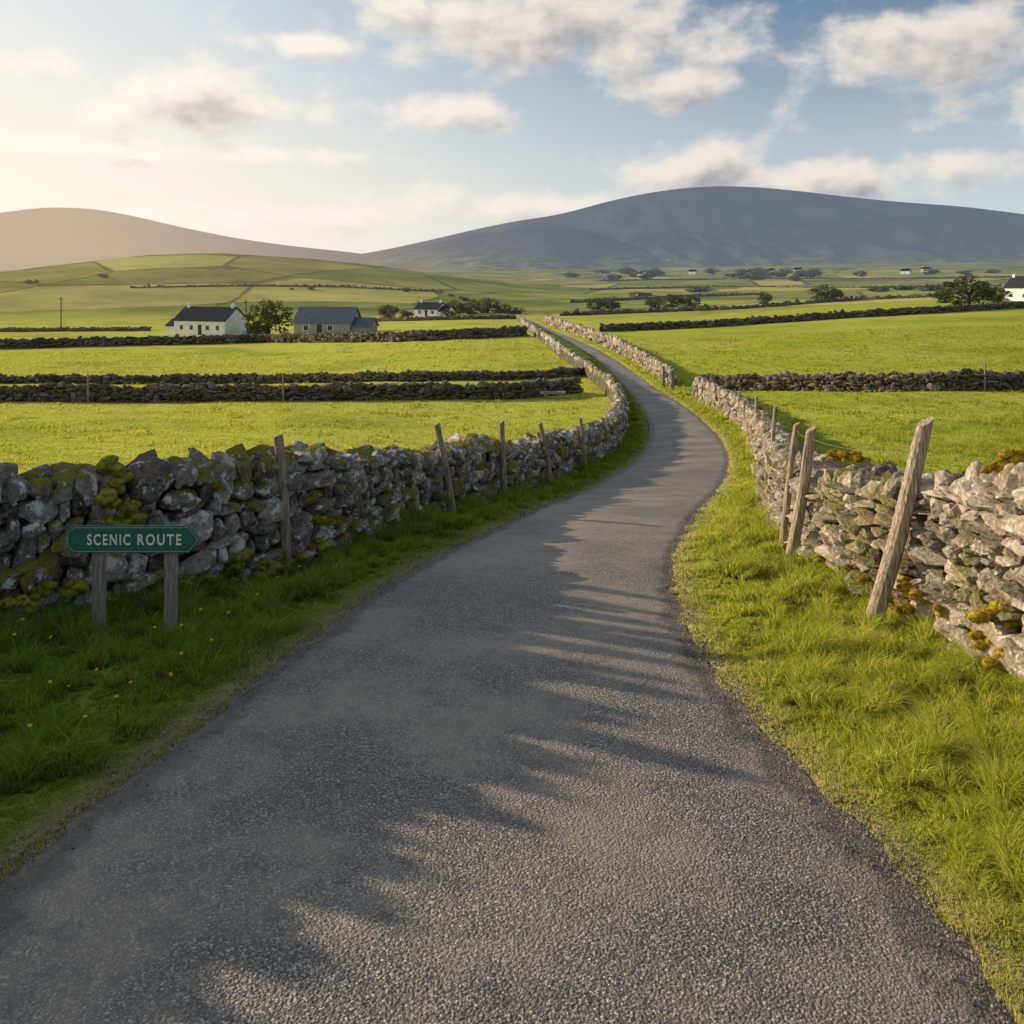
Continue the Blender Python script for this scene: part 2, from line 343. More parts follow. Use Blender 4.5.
build_mountain('foothill', [(280,272),(340,260),(400,249),(450,240),(500,231),(540,225),(575,226),(610,238),(660,252),(720,261),(760,264),(860,264),(960,264),(1100,260),(1300,266),(1500,272)], 2300, 1400, 15, 280, 1500)
# ---------------------------------------------------------------- rocks
def rock_template(seed, hi):
    rnd = random.Random(seed); bm = bmesh.new()
    for i in range(int(19+rnd.random()*10)):
        v = Vector((rnd.gauss(0,1),rnd.gauss(0,1),rnd.gauss(0,1))); v.normalize()
        m = max(abs(v.x),abs(v.y),abs(v.z)); v = v*(.5+.5/m)*rnd.uniform(.89,1.03)
        bm.verts.new(v)
    r = bmesh.ops.convex_hull(bm, input=bm.verts[:])
    bmesh.ops.delete(bm, geom=[g for g in set(r['geom_interior']+r['geom_unused']) if isinstance(g,bmesh.types.BMVert) and g.is_valid], context='VERTS')
    bmesh.ops.dissolve_limit(bm, angle_limit=.25, verts=bm.verts[:], edges=bm.edges[:])
    if hi:
        bmesh.ops.bevel(bm, geom=bm.edges[:], offset=.14, segments=2, affect='EDGES', profile=.5, clamp_overlap=True)
        bmesh.ops.triangulate(bm, faces=bm.faces[:])
        bmesh.ops.subdivide_edges(bm, edges=[e for e in bm.edges if e.calc_length()>.34], cuts=2, use_grid_fill=False)
        bmesh.ops.triangulate(bm, faces=bm.faces[:])
        for v in bm.verts:
            n = mnoise.fractal(v.co*1.9+Vector((seed*3.1,0,0)), 1, 2, 4)
            v.co += v.co.normalized()*n*.16
    else:
        bmesh.ops.bevel(bm, geom=bm.edges[:], offset=.15, segments=1, affect='EDGES', clamp_overlap=True)
        bmesh.ops.triangulate(bm, faces=bm.faces[:])
    V = np.array([v.co[:] for v in bm.verts]); bm.verts.index_update()
    T = np.array([[v.index for v in f.verts] for f in bm.faces]); bm.free()
    V -= (V.max(0)+V.min(0))/2; V /= (V.max(0)-V.min(0))
    return V, T
HI = [rock_template(i, True) for i in range(18)]
LO = [rock_template(50+i, False) for i in range(12)]
def rot(ax, ay, az):
    return np.array(Matrix.Rotation(az,3,'Z')@Matrix.Rotation(ay,3,'Y')@Matrix.Rotation(ax,3,'X'))
class Rocks:
    def __init__(s): s.V=[]; s.T=[]; s.A=[]; s.n=0
    def add(s, tpl, c, sc, M3, tint):
        V = (tpl[0]*np.array(sc))@M3.T+np.array(c)
        s.V.append(V); s.T.append(tpl[1]+s.n); s.A.append(np.full(len(V), tint)); s.n += len(V)
    def build(s, name, mat, smooth=False):
        return np_mesh(name, np.concatenate(s.V), np.concatenate(s.T), mat, {'tint':np.concatenate(s.A)}, None, smooth)
def resample(pts, step=.1):
    pts = np.array(pts, float); d = np.r_[0, np.cumsum(np.hypot(*np.diff(pts,axis=0).T))]
    s = np.arange(0, d[-1], step); return s, np.interp(s,d,pts[:,0]), np.interp(s,d,pts[:,1])
def wall(name, pts, hfun, mat, lod, side, label, group, style='round', thick=.42):
    s, X, Y = resample(pts, .08); L = s[-1]; rk = Rocks()
    tx = np.gradient(X); ty = np.gradient(Y); ln = np.hypot(tx,ty); tx/=ln; ty/=ln
    def at(q): return np.interp(q,s,X), np.interp(q,s,Y), np.interp(q,s,tx), np.interp(q,s,ty)
    rough = 1.4 if style=='round' else 1.
    seg = 0.
    while seg < L-.05:
        x0,y0,_,_ = at(seg); tpl, sw, sh, both = lod(y0); se = min(L, seg+sw*14)
        if style=='slab' and sw<.3: sh*=.70; sw*=1.1
        hmax = hfun(y0)*1.02
        for face in ((1,-1) if both else (1,)):
            z = -.12
            while z < hmax-.02:
                big = 1.4 if (style=='slab' and z < .24 and sw < .3) else 1.
                rh = sh*random.uniform(.6,1.45)*big; q = seg+random.uniform(0,.6)*sw
                while q < se:
                    w = sw*big*random.choice([.4,.6,.8,1.0,1.4,1.9])*random.uniform(.85,1.15)
                    c = q+w/2; x,y,a,b = at(c); zz = z+rh/2+random.gauss(0,.14)*sh*rough
                    hh = hfun(y)+(vn(c/1.3,seg*0,31)-.5)*.16*rough
                    if zz < hh-sh*.2:
                        off = face*side*(thick/2*(1.12-.22*zz/max(hmax,.5)))+random.gauss(0,.02)*sw*4*rough
                        cx = x+b*off; cy = y-a*off
                        g = float(H(cx,cy,False)); th = math.atan2(b,a)
                        m3 = rot(random.gauss(0,.16),random.gauss(0,.2 if style=='round' else .13),th+random.gauss(0,.16))
                        dep = min(.42,max(.2,w*.8)) if sw<.4 else sw*.8
                        rr = rh*random.uniform(.95,1.35)
                        if random.random()<.12: rr *= 1.5
                        rk.add(random.choice(tpl), (cx,cy,g+zz), (w*1.13, dep, rr), m3, float(np.clip(random.gauss(.50,.27),0,1)))
                    q += w
                z += rh*.93
        q = seg
        while q < se:
            if style == 'slab':
                w = sw*random.uniform(.5,1.2); hh2 = sh*random.uniform(2.6,4.6); tilt = random.gauss(.72,.22)
            else:
                w = sw*random.uniform(.7,1.9); hh2 = sh*random.uniform(.9,2.6); tilt = random.gauss(0,.4)
            x,y,a,b = at(q+w/2); g = float(H(x,y,False)); th = math.atan2(b,a)
            top = hfun(y)+(vn((q+w/2)/1.3,seg*0,31)-.5)*.16*rough
            for oo in ((-.5,.5) if (both and random.random()<.7) else (0,)):
                ox = oo*thick*.55+random.gauss(0,.03)
                rk.add(random.choice(tpl), (x+b*ox, y-a*ox, g+top-hh2*.12+random.uniform(-.03,.05)), (w*1.15, thick*(.75 if oo else 1.05)*random.uniform(.8,1.15), hh2), rot(random.gauss(0,.2),tilt,th+random.gauss(0,.25)), float(np.clip(random.gauss(.62,.25),0,1)))
            q += w*.82
        seg = se
    ss = np.arange(0,L,.4); V=[]; T=[]
    for i,q in enumerate(ss):
        x,y,a,b = at(q); g=float(H(x,y,False)); h=hfun(y)*.9; o=thick*.36
        V += [(x+b*o,y-a*o,g-.2),(x+b*o*.8,y-a*o*.8,g+h),(x-b*o*.8,y+a*o*.8,g+h),(x-b*o,y+a*o,g-.2)]
        if i:
            for j in range(3):
                p0=(i-1)*4+j; p1=i*4+j; T += [(p0,p0+1,p1+1),(p0,p1+1,p1)]
    rk.V.append(np.array(V)); rk.T.append(np.array(T)+rk.n); rk.A.append(np.full(len(V),0.)); rk.n+=len(V)
    o = rk.build(name, mat); tag(o, label, 'wall', group); return o
def lod_near(Y):
    if Y < 15: return HI, .215, .138, True
    if Y < 45: return LO, .27, .17, True
    if Y < 90: return LO, .45, .27, False
    return LO, .9, .42, False
def cpts(c, a, b):
    yy = np.r_[np.arange(a, min(b,20), .3), np.arange(max(a,20), b, 1.5)] if a<20 else np.arange(a,b,1.5)
    return [(float(ix(c,y)), float(y)) for y in yy]
hL = lambda y: float(np.interp(y,[4,8,10,12,14.5,20,30,60,120],[1.24,1.2,1.08,1.0,.92,.90,1.0,1.05,1.0]))
hR = lambda y: float(np.interp(y,[5,6.3,8,9,14,30,60,120],[1.36,1.32,1.06,.94,.93,.98,1.0,.95]))
WL = wall('stone_wall', cpts(wallL,2.5,185), hL, M['stoneL'], lod_near, 1, 'rough mossy dry stone wall with white lichen running along the left side of the road', None, 'round')
WR = wall('stone_wall', cpts(wallR,3.0,56), hR, M['stoneR'], lod_near, -1, 'sunlit dry stone wall with tilted slab coping along the right side of the near road', None, 'slab')
wall('stone_wall', cpts(wallR,63,185), hR, M['stoneR'], lod_near, -1, 'thin far stone wall right of the road, beyond the gap at the bend', None, 'slab')
def pw(pl):
    out=[]
    for (a,b) in zip(pl[:-1],pl[1:]):
        for k in range(8):
            t=k/8; out.append(P(a[0]+(b[0]-a[0])*t, a[1]+(b[1]-a[1])*t)[:2])
    out.append(P(*pl[-1])[:2]); return out
def lod_mid(Y): return (LO,.34,.19,False) if Y<95 else ((LO,.7,.34,False) if Y<260 else (LO,2.2,.6,False))
MID = [
 ([(-330,404),(0,402),(300,401),(520,399),(578,393)],.9,'long dry stone wall crossing behind the nearest left field'),
 ([(-330,386),(0,384),(300,383),(540,379),(588,375)],.6,'second parallel stone wall just beyond the long wall on the left'),
 ([(-300,351),(0,349),(250,343),(400,342),(525,336)],1.2,'dark stone wall below the white cottage and its tree'),
 ([(-300,334),(0,332),(150,331)],.7,'stone wall left of the white cottage'),
 ([(365,322),(450,320),(515,319)],.8,'low wall right of the grey barn'),
 ([(700,391),(760,391),(900,391),(1024,390),(1350,392)],.95,'dry stone wall crossing behind the nearest right field'),
 ([(600,332),(700,328),(850,318),(1024,308),(1300,296)],1.0,'long dark wall climbing to the right across the crest of the field'),
 ([(560,316),(640,313),(740,309),(860,300)],.8,'second wall climbing right, above the crest wall'),
 ([(130,288),(240,286),(340,287),(440,292)],.4,'wall crossing halfway up the green hill'),
 ([(570,303),(680,297),(760,295)],.8,'hedged wall beyond the road bend, left of the round bush'),
 ([(860,300),(940,297),(1000,301)],.8,'hedged wall beside the white barn on the right'),
 ([(590,290),(720,287),(860,288),(1000,286)],.8,'nearer far wall across the plain on the right'),
 ([(600,281),(760,279),(900,279),(1024,277)],.8,'farthest wall across the plain on the right'),
]
for pl,h,lab in MID:
    wall('field_wall', pw(pl), (lambda y,h=h:h), M['stoneF'], lod_mid, 1 , lab, 'stone walls between the fields', 'round', .42)
# ---------------------------------------------------------------- grass blades
def blades(name, X, Y, Z, hgt, wid, lean, phi, r, dry, mat, parent=None):
    n = len(X); yaw = RG.random(n)*2*math.pi
    cx = np.cos(yaw)*wid/2; cy = np.sin(yaw)*wid/2; lx = np.cos(phi)*lean*hgt; ly = np.sin(phi)*lean*hgt
    V = np.zeros((n,5,3)); 
    V[:,0]=np.stack([X-cx,Y-cy,Z-.01],1); V[:,1]=np.stack([X+cx,Y+cy,Z-.01],1)
    V[:,2]=np.stack([X-cx*.7+lx*.35,Y-cy*.7+ly*.35,Z+hgt*.58],1); V[:,3]=np.stack([X+cx*.7+lx*.35,Y+cy*.7+ly*.35,Z+hgt*.58],1)
    V[:,4]=np.stack([X+lx,Y+ly,Z+hgt*(1-.25*np.minimum(lean,1.5))],1)
    b = (np.arange(n)*5)[:,None,None]; T = (np.array([[0,1,3],[0,3,2],[2,3,4]])[None]+b).reshape(-1,3)
    h = np.tile([0,0,.6,.6,1.],n)
    return np_mesh(name, V.reshape(-1,3), T, mat, {'r':np.repeat(r,5),'h':h,'dry':np.repeat(dry,5)}, parent)
def tufts(X, Y, k=1.):
    wx = X+1.1*(fbm(X/.45,Y/.45,41,3)-.44)*.5; wy = Y+1.1*(fbm(X/.45,Y/.45,47,3)-.44)*.5
    cs = k*np.where(Y<9,.12,np.where(Y<20,.20,np.where(Y<42,.38,.8)))
    gx = np.floor(wx/cs); gy = np.floor(wy/cs)
    return hsh(gx,gy,1.), hsh(gx,gy,2.), hsh(gx,gy,3.), (gx+.5)*cs-(wx-X), (gy+.5)*cs-(wy-Y), cs
def verge_grass(side, n, label, hs, mat):
    Y = np.exp(RG.uniform(math.log(2.0), math.log(90), n))-.3
    l=ix(roadL,Y); r=ix(roadR,Y); wl=ix(wallL,Y); wr=ix(wallR,Y)
    if side<0: a=np.maximum(wl, -.66*(Y+.6)); b=l+.12
    else: a=r-.12; b=np.minimum(wr, .66*(Y+.6))
    wid_=np.maximum(b-a,0); ok=RG.random(n)<np.clip(wid_/(.36*(Y+.6)),0,1)
    X=a+wid_*RG.random(n); X,Y=X[ok],Y[ok]
    l=ix(roadL,Y); r=ix(roadR,Y); d0=np.where(X<(l+r)/2,l-X,X-r)
    h1,h2,h3,tx,ty,cs=tufts(X,Y); n=len(X); pull=(.10+.42*h3)*sst(-.02,.45,d0)
    X=X+(tx+(h1-.5)*.8*cs-X)*pull; Y=Y+(ty+(h2-.5)*.8*cs-Y)*pull
    phi=RG.random(n)*2*math.pi; ph2=np.arctan2(Y-ty,X-tx); phi=np.where(RG.random(n)<.6,ph2+RG.normal(0,.6,n),phi)
    l=ix(roadL,Y); r=ix(roadR,Y); wl=ix(wallL,Y); wr=ix(wallR,Y)
    jl=.20*(fbm(Y/.22,X/.3,8)-.36)
    dr=np.where(X<(l+r)/2,l-X,X-r); dw=np.minimum(np.abs(X-wl),np.abs(X-wr))
    keep=(dr>-jl)&(dw>.12)
    X,Y,phi,h1,h2,h3,dr,dw=[q[keep] for q in (X,Y,phi,h1,h2,h3,dr,dw)]; n=len(X)
    patch=sst(.38,.58,fbm(X/.4,Y/.4,21))
    hk=.3+.95*h1*sst(0,.3,dr)+.2*(1-sst(0,.3,dr))
    hv=(.045+.05*RG.random(n))*hk*(.35+1.45*patch)*(.40+.6*sst(0,.6,dr))+.12*sst(.7,.2,dw)*RG.random(n)+(h3>.84)*.12*sst(.15,.6,dr)*RG.random(n)
    Dd=np.maximum(Y,1.5); dry=np.exp(-(np.maximum(dr,0)/.17)**2)*.85*(RG.random(n)<.8)+(RG.random(n)<.10)*.7
    o=blades('verge_grass',X,Y,H(X,Y),hs*hv*(1+.010*Dd),.0026+.00085*Dd,.35+.9*RG.random(n),phi,np.clip(.45*h2*sst(0,.3,dr)+.55*RG.random(n)+.05,0,1),np.clip(dry*(.5+.5*RG.random(n)),0,1),mat)
    tag(o,label,'grass',kind='stuff')
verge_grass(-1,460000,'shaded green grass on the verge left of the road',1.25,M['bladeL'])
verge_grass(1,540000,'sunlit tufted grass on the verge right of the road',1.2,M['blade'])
def field_grass():
    n=290000; Y=np.exp(RG.uniform(math.log(8.5),math.log(120),n)); X=RG.uniform(-.63,.63,n)*Y
    h1,h2,h3,tx,ty,cs=tufts(X,Y,1.6); pull=.35*h3; X=X+(tx-X)*pull; Y=Y+(ty-Y)*pull
    wl=ix(wallL,Y); wr=ix(wallR,Y); keep=(X<wl-.3)|(X>wr+.3)
    X,Y,h1,h2,h3=[q[keep] for q in (X,Y,h1,h2,h3)]; n=len(X)
    pt=fbm(X/1.4,Y/1.4,22); hf=(.02+.03*RG.random(n))*(.6+.8*h1)+sst(.50,.60,pt)*.15*RG.random(n)
    o=blades('field_grass',X,Y,H(X,Y),hf*(1+.006*Y),.004+.0011*Y,.3+.9*RG.random(n),RG.random(n)*6.28,np.clip(.5*h2+.5*RG.random(n),0,1),(RG.random(n)<.06)*.5,M['fblade'])
    tag(o,'short bright grazed grass in the fields behind the walls','grass',kind='stuff')
field_grass()
def gravel():
    rk = Rocks()
    for i in range(5200):
        y = math.exp(random.uniform(math.log(1.8),math.log(18))); sd = random.choice([0,1,1])
        e = float(ix(roadL if sd==0 else roadR,y)); x = e+(1 if sd==0 else -1)*(random.gauss(.02,.08))
        s = random.uniform(.005,.014)*(1+.04*y)
        rk.add(LO[i%12],(x,y,float(H(x,y,False))+.006+s*.2),(s,s*random.uniform(.7,1),s*.7),rot(random.random()*3,0,random.random()*6),random.random())
    tag(rk.build('gravel',M['gravel']),'loose gravel along both edges of the road','gravel',kind='stuff')
gravel()
# ---------------------------------------------------------------- points on the face of a wall
FY = np.exp(np.linspace(math.log(3),math.log(70),6000))
def face(c, px, off):
    xx = ix(c,FY); tx = np.gradient(xx); ty = np.gradient(FY); ln = np.hypot(tx,ty)
    X = xx+ty/ln*off; Y = FY-tx/ln*off
    p = 512+X/Y*F; i = int(np.argmin(np.abs(p-px))); return float(X[i]), float(Y[i])
def moss(parent, c, px, row, r, off, mat):
    x,y = face(c,px,off); z = CZ-(row-HOR)*y/F; bm = bmesh.new()
    for k in range(6):
        m = Matrix.Translation((random.uniform(-1.1,1.1)*r,random.uniform(-.4,.4)*r,random.uniform(-.6,.6)*r))@Matrix.Diagonal((1.1,.55,.6,1))
        bmesh.ops.create_icosphere(bm,subdivisions=3,radius=r*random.uniform(.45,.75),matrix=m)
    for v in bm.verts:
        v.co += v.co.normalized()*mnoise.fractal(v.co*(1.5/r)+Vector((px,row,0)),1,2,3)*r*.22
    V = np.array([v.co[:] for v in bm.verts])+np.array((x,y,z)); bm.verts.index_update()
    T = np.array([[v.index for v in f.verts] for f in bm.faces])
    Nn = np.array([v.normal[:] for v in bm.verts]); bm.free()
    n=2600; i=RG.integers(0,len(V),n); b=V[i]+RG.normal(0,.004,(n,3)); d=Nn[i]+RG.normal(0,.4,(n,3)); d/=np.linalg.norm(d,axis=1)[:,None]
    s=np.cross(d,RG.normal(0,1,(n,3))); s/=np.linalg.norm(s,axis=1)[:,None]
    q=np.stack([b-s*.003,b+s*.003,b+d*RG.uniform(.004,.011,(n,1))],1).reshape(-1,3)
    T2=np.arange(n*3).reshape(-1,3)+len(V)
    np_mesh('moss_cushion', np.concatenate([V,q]), np.concatenate([T,T2]), mat, None, parent, True)
for a in [(106,468,.11),(120,484,.13),(100,500,.12),(131,510,.11),(116,524,.09),(160,478,.07),(238,560,.11),(262,567,.12),(292,555,.12),(312,542,.11),(320,520,.10),(310,498,.08),(75,584,.12),(106,598,.11),(24,602,.11),(200,574,.11),(148,596,.10),(334,522,.08),(212,486,.07),(40,590,.09),(175,588,.09),(225,586,.08)]:
    moss(WL, wallL, a[0], a[1], a[2], .33 if a[1]>500 else .26, M['mossL'])
for a in [(836,455,.07),(850,457,.07),(863,459,.05),(905,586,.09),(925,597,.08),(888,600,.06),(908,610,.07),(994,614,.11),(985,638,.09),(1004,660,.10),(1010,458,.07),(992,468,.05),(868,577,.06),(825,558,.07),(850,570,.05),(945,612,.05)]:
    moss(WR, wallR, a[0], a[1], a[2], -.36 if a[1]>480 else -.16, M['moss'])
# ---------------------------------------------------------------- posts
def post(name, bx, brow, tx, trow, wpx, mat, label, group, curve=None, off=0, lean_y=0.):
    if curve is None: x,y,z = P(bx,brow)
    else:
        x,y = face(curve,bx,off); z = float(H(x,y))
    s = y/F; base = Vector((x,y,z)); zt = CZ-(trow-HOR)*s
    tp = Vector(((tx-512)*s-x, lean_y, zt-z))
    w = wpx*s; bm = bmesh.new(); rings=[]; nn=12; K=9
    for i in range(K):
        t = -.12+1.12*i/(K-1); c = tp*t+Vector((math.sin(t*4+bx)*w*.12, math.cos(t*3+bx)*w*.10,0)); ring=[]
        for j in range(nn):
            a = 2*math.pi*j/nn; ca,sa = math.cos(a),math.sin(a); m=max(abs(ca),abs(sa)); rr = w/2*(.15+.75/m)*(1.06-.12*t)
            rr *= 1+.12*(mnoise.noise(Vector((a*2,t*3,bx)))) + (.10*mnoise.noise(Vector((a*9,t*1.5,bx))))
            zz = 0
            if i==K-1: zz = ca*w*.28+random.uniform(-.06,.06)*w
            ring.append(bm.verts.new(c+Vector((ca*rr,sa*rr,zz))))
        rings.append(ring)
    for i in range(K-1):
        for j in range(nn): bm.faces.new((rings[i][j],rings[i][(j+1)%nn],rings[i+1][(j+1)%nn],rings[i+1][j]))
    bm.faces.new(rings[-1]); bm.faces.new(rings[0][::-1])
    o = bm_obj(name,bm,mat); o.location = base; tag(o,label,cat='post',group=group); return o, base, tp
GL='wooden posts along the left roadside wall'; GR='wooden posts along the right roadside wall'
post('fence_post',288,0,278,436,10,M['wood'],'nearest weathered post standing in the left wall',GL,wallL,.32)
post('fence_post',453,0,438,424,7,M['wood'],'second post leaning left against the left wall',GL,wallL,.48)
post('fence_post',506,0,501,422,6,M['wood'],'third post along the left wall, upright',GL,wallL,.48)
post('fence_post',552,0,540,423,5,M['wood'],'fourth post along the left wall, tilted and thin',GL,wallL,.48)
post('fence_post',585,0,581,418,3.5,M['wood'],'farthest thin post along the left wall before the bend',GL,wallL,.48)
_,b1,t1 = post('fence_post',873,0,932,424,17,M['wood'],'largest wooden post leaning steeply against the right wall',GR,wallR,-.66,.12)
_,b2,t2 = post('fence_post',791,0,811,429,11,M['wood'],'second leaning wooden post on the right verge beside the wall',GR,wallR,-.50)
_,b3,t3 = post('fence_post',781,0,797,424,7,M['wood'],'slim leaning post just behind the second one on the right',GR,wallR,-.44)
post('fence_post',768,0,776,406,4,M['wood'],'fourth post along the right wall, short and leaning',GR,wallR,-.25)
post('fence_post',754,0,757,396,3.2,M['wood'],'fifth post along the right wall',GR,wallR,-.25)
post('fence_post',739,0,739,391,2.8,M['wood'],'sixth post along the right wall',GR,wallR,-.25)
post('fence_post',672,391,672,370,5.5,M['woodg'],'stubby grey post at the right bend of the road',GR)
post('fence_post',664,386,663,366,3,M['woodg'],'small grey post beyond the stubby one at the bend',GR)
for i,(px,rb,rt,lab) in enumerate([(88,403,374,'far left'),(283,402,374,'left of centre'),(985,391,364,'far right'),(930,391,370,'right of centre')]):
    post('fence_post',px,rb,px,rt,1.8,M['woodg'],'thin distant post in the field walls, '+lab,'thin posts standing in the field walls')
def tube(name, pts, r, mat, label, cat, group=None):
    bm=bmesh.new(); prev=None
    for i,p in enumerate(pts):
        d=(Vector(pts[min(i+1,len(pts)-1)])-Vector(pts[max(i-1,0)])).normalized(); sx=d.cross(Vector((0,0,1))).normalized(); sy=sx.cross(d)
        ring=[bm.verts.new(Vector(p)+sx*r*math.cos(a*math.pi/3)+sy*r*math.sin(a*math.pi/3)) for a in range(6)]
        if prev:
            for j in range(6): bm.faces.new((prev[j],prev[(j+1)%6],ring[(j+1)%6],ring[j]))
        prev=ring
    return tag(bm_obj(name,bm,mat),label,cat,group)
def wire(a,b,sag,lab):
    tube('fence_wire',[a.lerp(b,t/12)-Vector((0,0,sag*4*(t/12)*(1-t/12))) for t in range(13)],.0022,M['wire'],lab,'wire','fence wires on the right')
wire(b1+t1*.86,b2+t2*.93,.06,'upper wire between the two big leaning posts')
wire(b2+t2*.93,b3+t3*.95,.02,'short wire from the second leaning post to the slim one')
# ---------------------------------------------------------------- sign
def sign():
    x,y,z = P(134,633); s=y/F
    root = empty('road_sign',(x,y,z)); tag(root,'green wooden sign reading SCENIC ROUTE on two short posts in the left verge','sign')
    cz = CZ-(538-HOR)*s-z
    def outline(inset):
        k=inset
        return [(-65+k,-7+k*.2),(-58+k*.6,-13.5+k),(57-k*.3,-13.5+k),(68-k*1.3,0),(57-k*.3,13.5-k),(-58+k*.6,13.5-k),(-65+k,7-k*.2)]
    def plate(nm, ol, y0, th, mat, par, hole=None, bev=0):
        bm=bmesh.new()
        if hole is None:
            f=bm.faces.new([bm.verts.new((p[0]*s,y0,p[1]*s+cz)) for p in ol])
        else:
            A=[bm.verts.new((p[0]*s,y0,p[1]*s+cz)) for p in ol]; B=[bm.verts.new((p[0]*s,y0,p[1]*s+cz)) for p in hole]
            for i in range(len(A)): j=(i+1)%len(A); bm.faces.new((A[i],A[j],B[j],B[i]))
        r=bmesh.ops.extrude_face_region(bm,geom=bm.faces[:]); bmesh.ops.translate(bm,verts=[v for v in r['geom'] if isinstance(v,bmesh.types.BMVert)],vec=(0,th,0))
        if bev: bmesh.ops.bevel(bm,geom=bm.edges[:],offset=bev,segments=2,affect='EDGES')
        return bm_obj(nm,bm,mat,par)
    bd = plate('sign_board',outline(0),-.045,.028,M['green'],root,None,.003)
    plate('border',outline(1.4),-.0475,.004,M['creamdim'],bd,outline(1.95))
    for word,x0,x1 in (('SCENIC',-44,-1),('ROUTE',6,49.5)):
        cu = bpy.data.curves.new('t','FONT'); cu.body=word; cu.size=.13; cu.offset=.0024; cu.extrude=.0015; cu.space_character=1.28
        to = bpy.data.objects.new('t',cu); C.objects.link(to); bpy.context.view_layer.update()
        me = bpy.data.meshes.new_from_object(to); bpy.data.objects.remove(to)
        co = np.zeros(len(me.vertices)*3); me.vertices.foreach_get('co',co); co=co.reshape(-1,3)
        lo_,hi_ = co.min(0),co.max(0); kx=(x1-x0)*s/(hi_[0]-lo_[0]); kz=11*s/(hi_[1]-lo_[1])
        nc = np.stack([(co[:,0]-lo_[0])*kx+x0*s, -.0475-co[:,2], (co[:,1]-(lo_[1]+hi_[1])/2)*kz+cz],1)
        me.vertices.foreach_set('co',nc.ravel()); me.materials.clear(); me.materials.append(M['cream'])
        lo = bpy.data.objects.new('lettering',me); C.objects.link(lo); lo.parent=bd; lo['label']='word '+word+' in cream capitals'
    for dx,rb,rt in ((-36,630,541),(36,640,541)):
        bm=bmesh.new(); w=11*s; zb=CZ-(rb-HOR)*s-z-.15; zt=cz+4*s
        bmesh.ops.create_cube(bm,size=1,matrix=Matrix.Translation((dx*s,.022,(zb+zt)/2))@Matrix.Diagonal((w,w*.8,zt-zb,1)))
        bmesh.ops.subdivide_edges(bm,edges=[e for e in bm.edges if abs(e.verts[0].co.z-e.verts[1].co.z)>.1],cuts=6)
        for v in bm.verts: v.co.x += mnoise.noise(v.co*5)*.006
        bmesh.ops.bevel(bm,geom=[e for e in bm.edges],offset=.003,segments=1,affect='EDGES')
        bm_obj('sign_post',bm,M['woodg'],root)
sign()
# ---------------------------------------------------------------- houses
def box(bm, x0,x1,y0,y1,z0,z1):
    bmesh.ops.create_cube(bm,size=1,matrix=Matrix.Translation(((x0+x1)/2,(y0+y1)/2,(z0+z1)/2))@Matrix.Diagonal((x1-x0,y1-y0,z1-z0,1)))
def gable(bm,x0,x1,y0,y1,z0,ze,zr):
    ym=(y0+y1)/2
    a=[bm.verts.new(p) for p in ((x0,y0,z0),(x0,y1,z0),(x0,y1,ze),(x0,ym,zr),(x0,y0,ze))]
    b=[bm.verts.new(p) for p in ((x1,y0,z0),(x1,y1,z0),(x1,y1,ze),(x1,ym,zr),(x1,y0,ze))]
    bm.faces.new(a); bm.faces.new(b[::-1])
    for i in range(5): j=(i+1)%5; bm.faces.new((a[j],a[i],b[i],b[j]))
def roof(bm,x0,x1,y0,y1,ze,zr,th=.16,ov=.3):
    ym=(y0+y1)/2; sl=(zr-ze)/(ym-y0); e=ov*.8
    for sg,yo in ((1,y0),(-1,y1)):
        pts=[(yo-sg*e,ze-e*sl),(ym,zr),(ym,zr+th),(yo-sg*e,ze-e*sl+th)]
        pts=[(p[0],p[1]+.02) for p in pts]
        a=[bm.verts.new((x0-ov,*p)) for p in pts]; b=[bm.verts.new((x1+ov,*p)) for p in pts]
        bm.faces.new(a); bm.faces.new(b[::-1])
        for i in range(4): j=(i+1)%4; bm.faces.new((a[j],a[i],b[i],b[j]))
def house(px,row,rz,L,W,ze,zr,label,wm,rm,wins,doors,chim,annex=None,sc=1,group=None):
    x,y,z = P(px,row); root = empty('house',(x,y,z),rz); tag(root,label,'house',group); root.scale=(sc,)*3
    bm=bmesh.new(); gable(bm,-L/2,L/2,0,W,-.8,ze,zr); bm_obj('house_wall',bm,wm,root)
    bm=bmesh.new(); roof(bm,-L/2,L/2,0,W,ze,zr); rf=bm_obj('roof',bm,rm,root)
    for cx in chim:
        bm=bmesh.new(); box(bm,cx-.35,cx+.35,W/2-.3,W/2+.3,zr-.5,zr+.6); box(bm,cx-.4,cx+.4,W/2-.35,W/2+.35,zr+.6,zr+.72); box(bm,cx-.13,cx+.13,W/2-.13,W/2+.13,zr+.72,zr+.95)
        bm_obj('chimney',bm,wm,rf)
    for cx in wins:
        bm=bmesh.new(); box(bm,cx-.5,cx+.5,-.05,.04,.9,2.0); w=bm_obj('window',bm,M['white'],root)
        bm=bmesh.new(); box(bm,cx-.4,cx-.03,-.07,-.04,.99,1.91); box(bm,cx+.03,cx+.4,-.07,-.04,.99,1.91); bm_obj('pane',bm,M['glass'],w)
    for cx in doors:
        bm=bmesh.new(); box(bm,cx-.45,cx+.45,-.05,.04,0,2.05); bm_obj('door',bm,M['bark'],root)
    if annex:
        a0,a1,aw,ae,ar = annex
        bm=bmesh.new(); gable(bm,a0,a1,.4,aw,-.8,ae,ar); an=bm_obj('annex',bm,wm,root)
        bm=bmesh.new(); roof(bm,a0,a1,.4,aw,ae,ar); bm_obj('annex_roof',bm,rm,an)
    return root
house(199,335,R(-24),13.2,6.8,2.9,5.4,'whitewashed cottage with dark slate roof and two chimneys',M['white'],M['slate'],[-4.6,-2.0,2.2,4.8],[.2],[-5.8,5.8],(-9.0,-6.65,4.0,1.7,2.9))
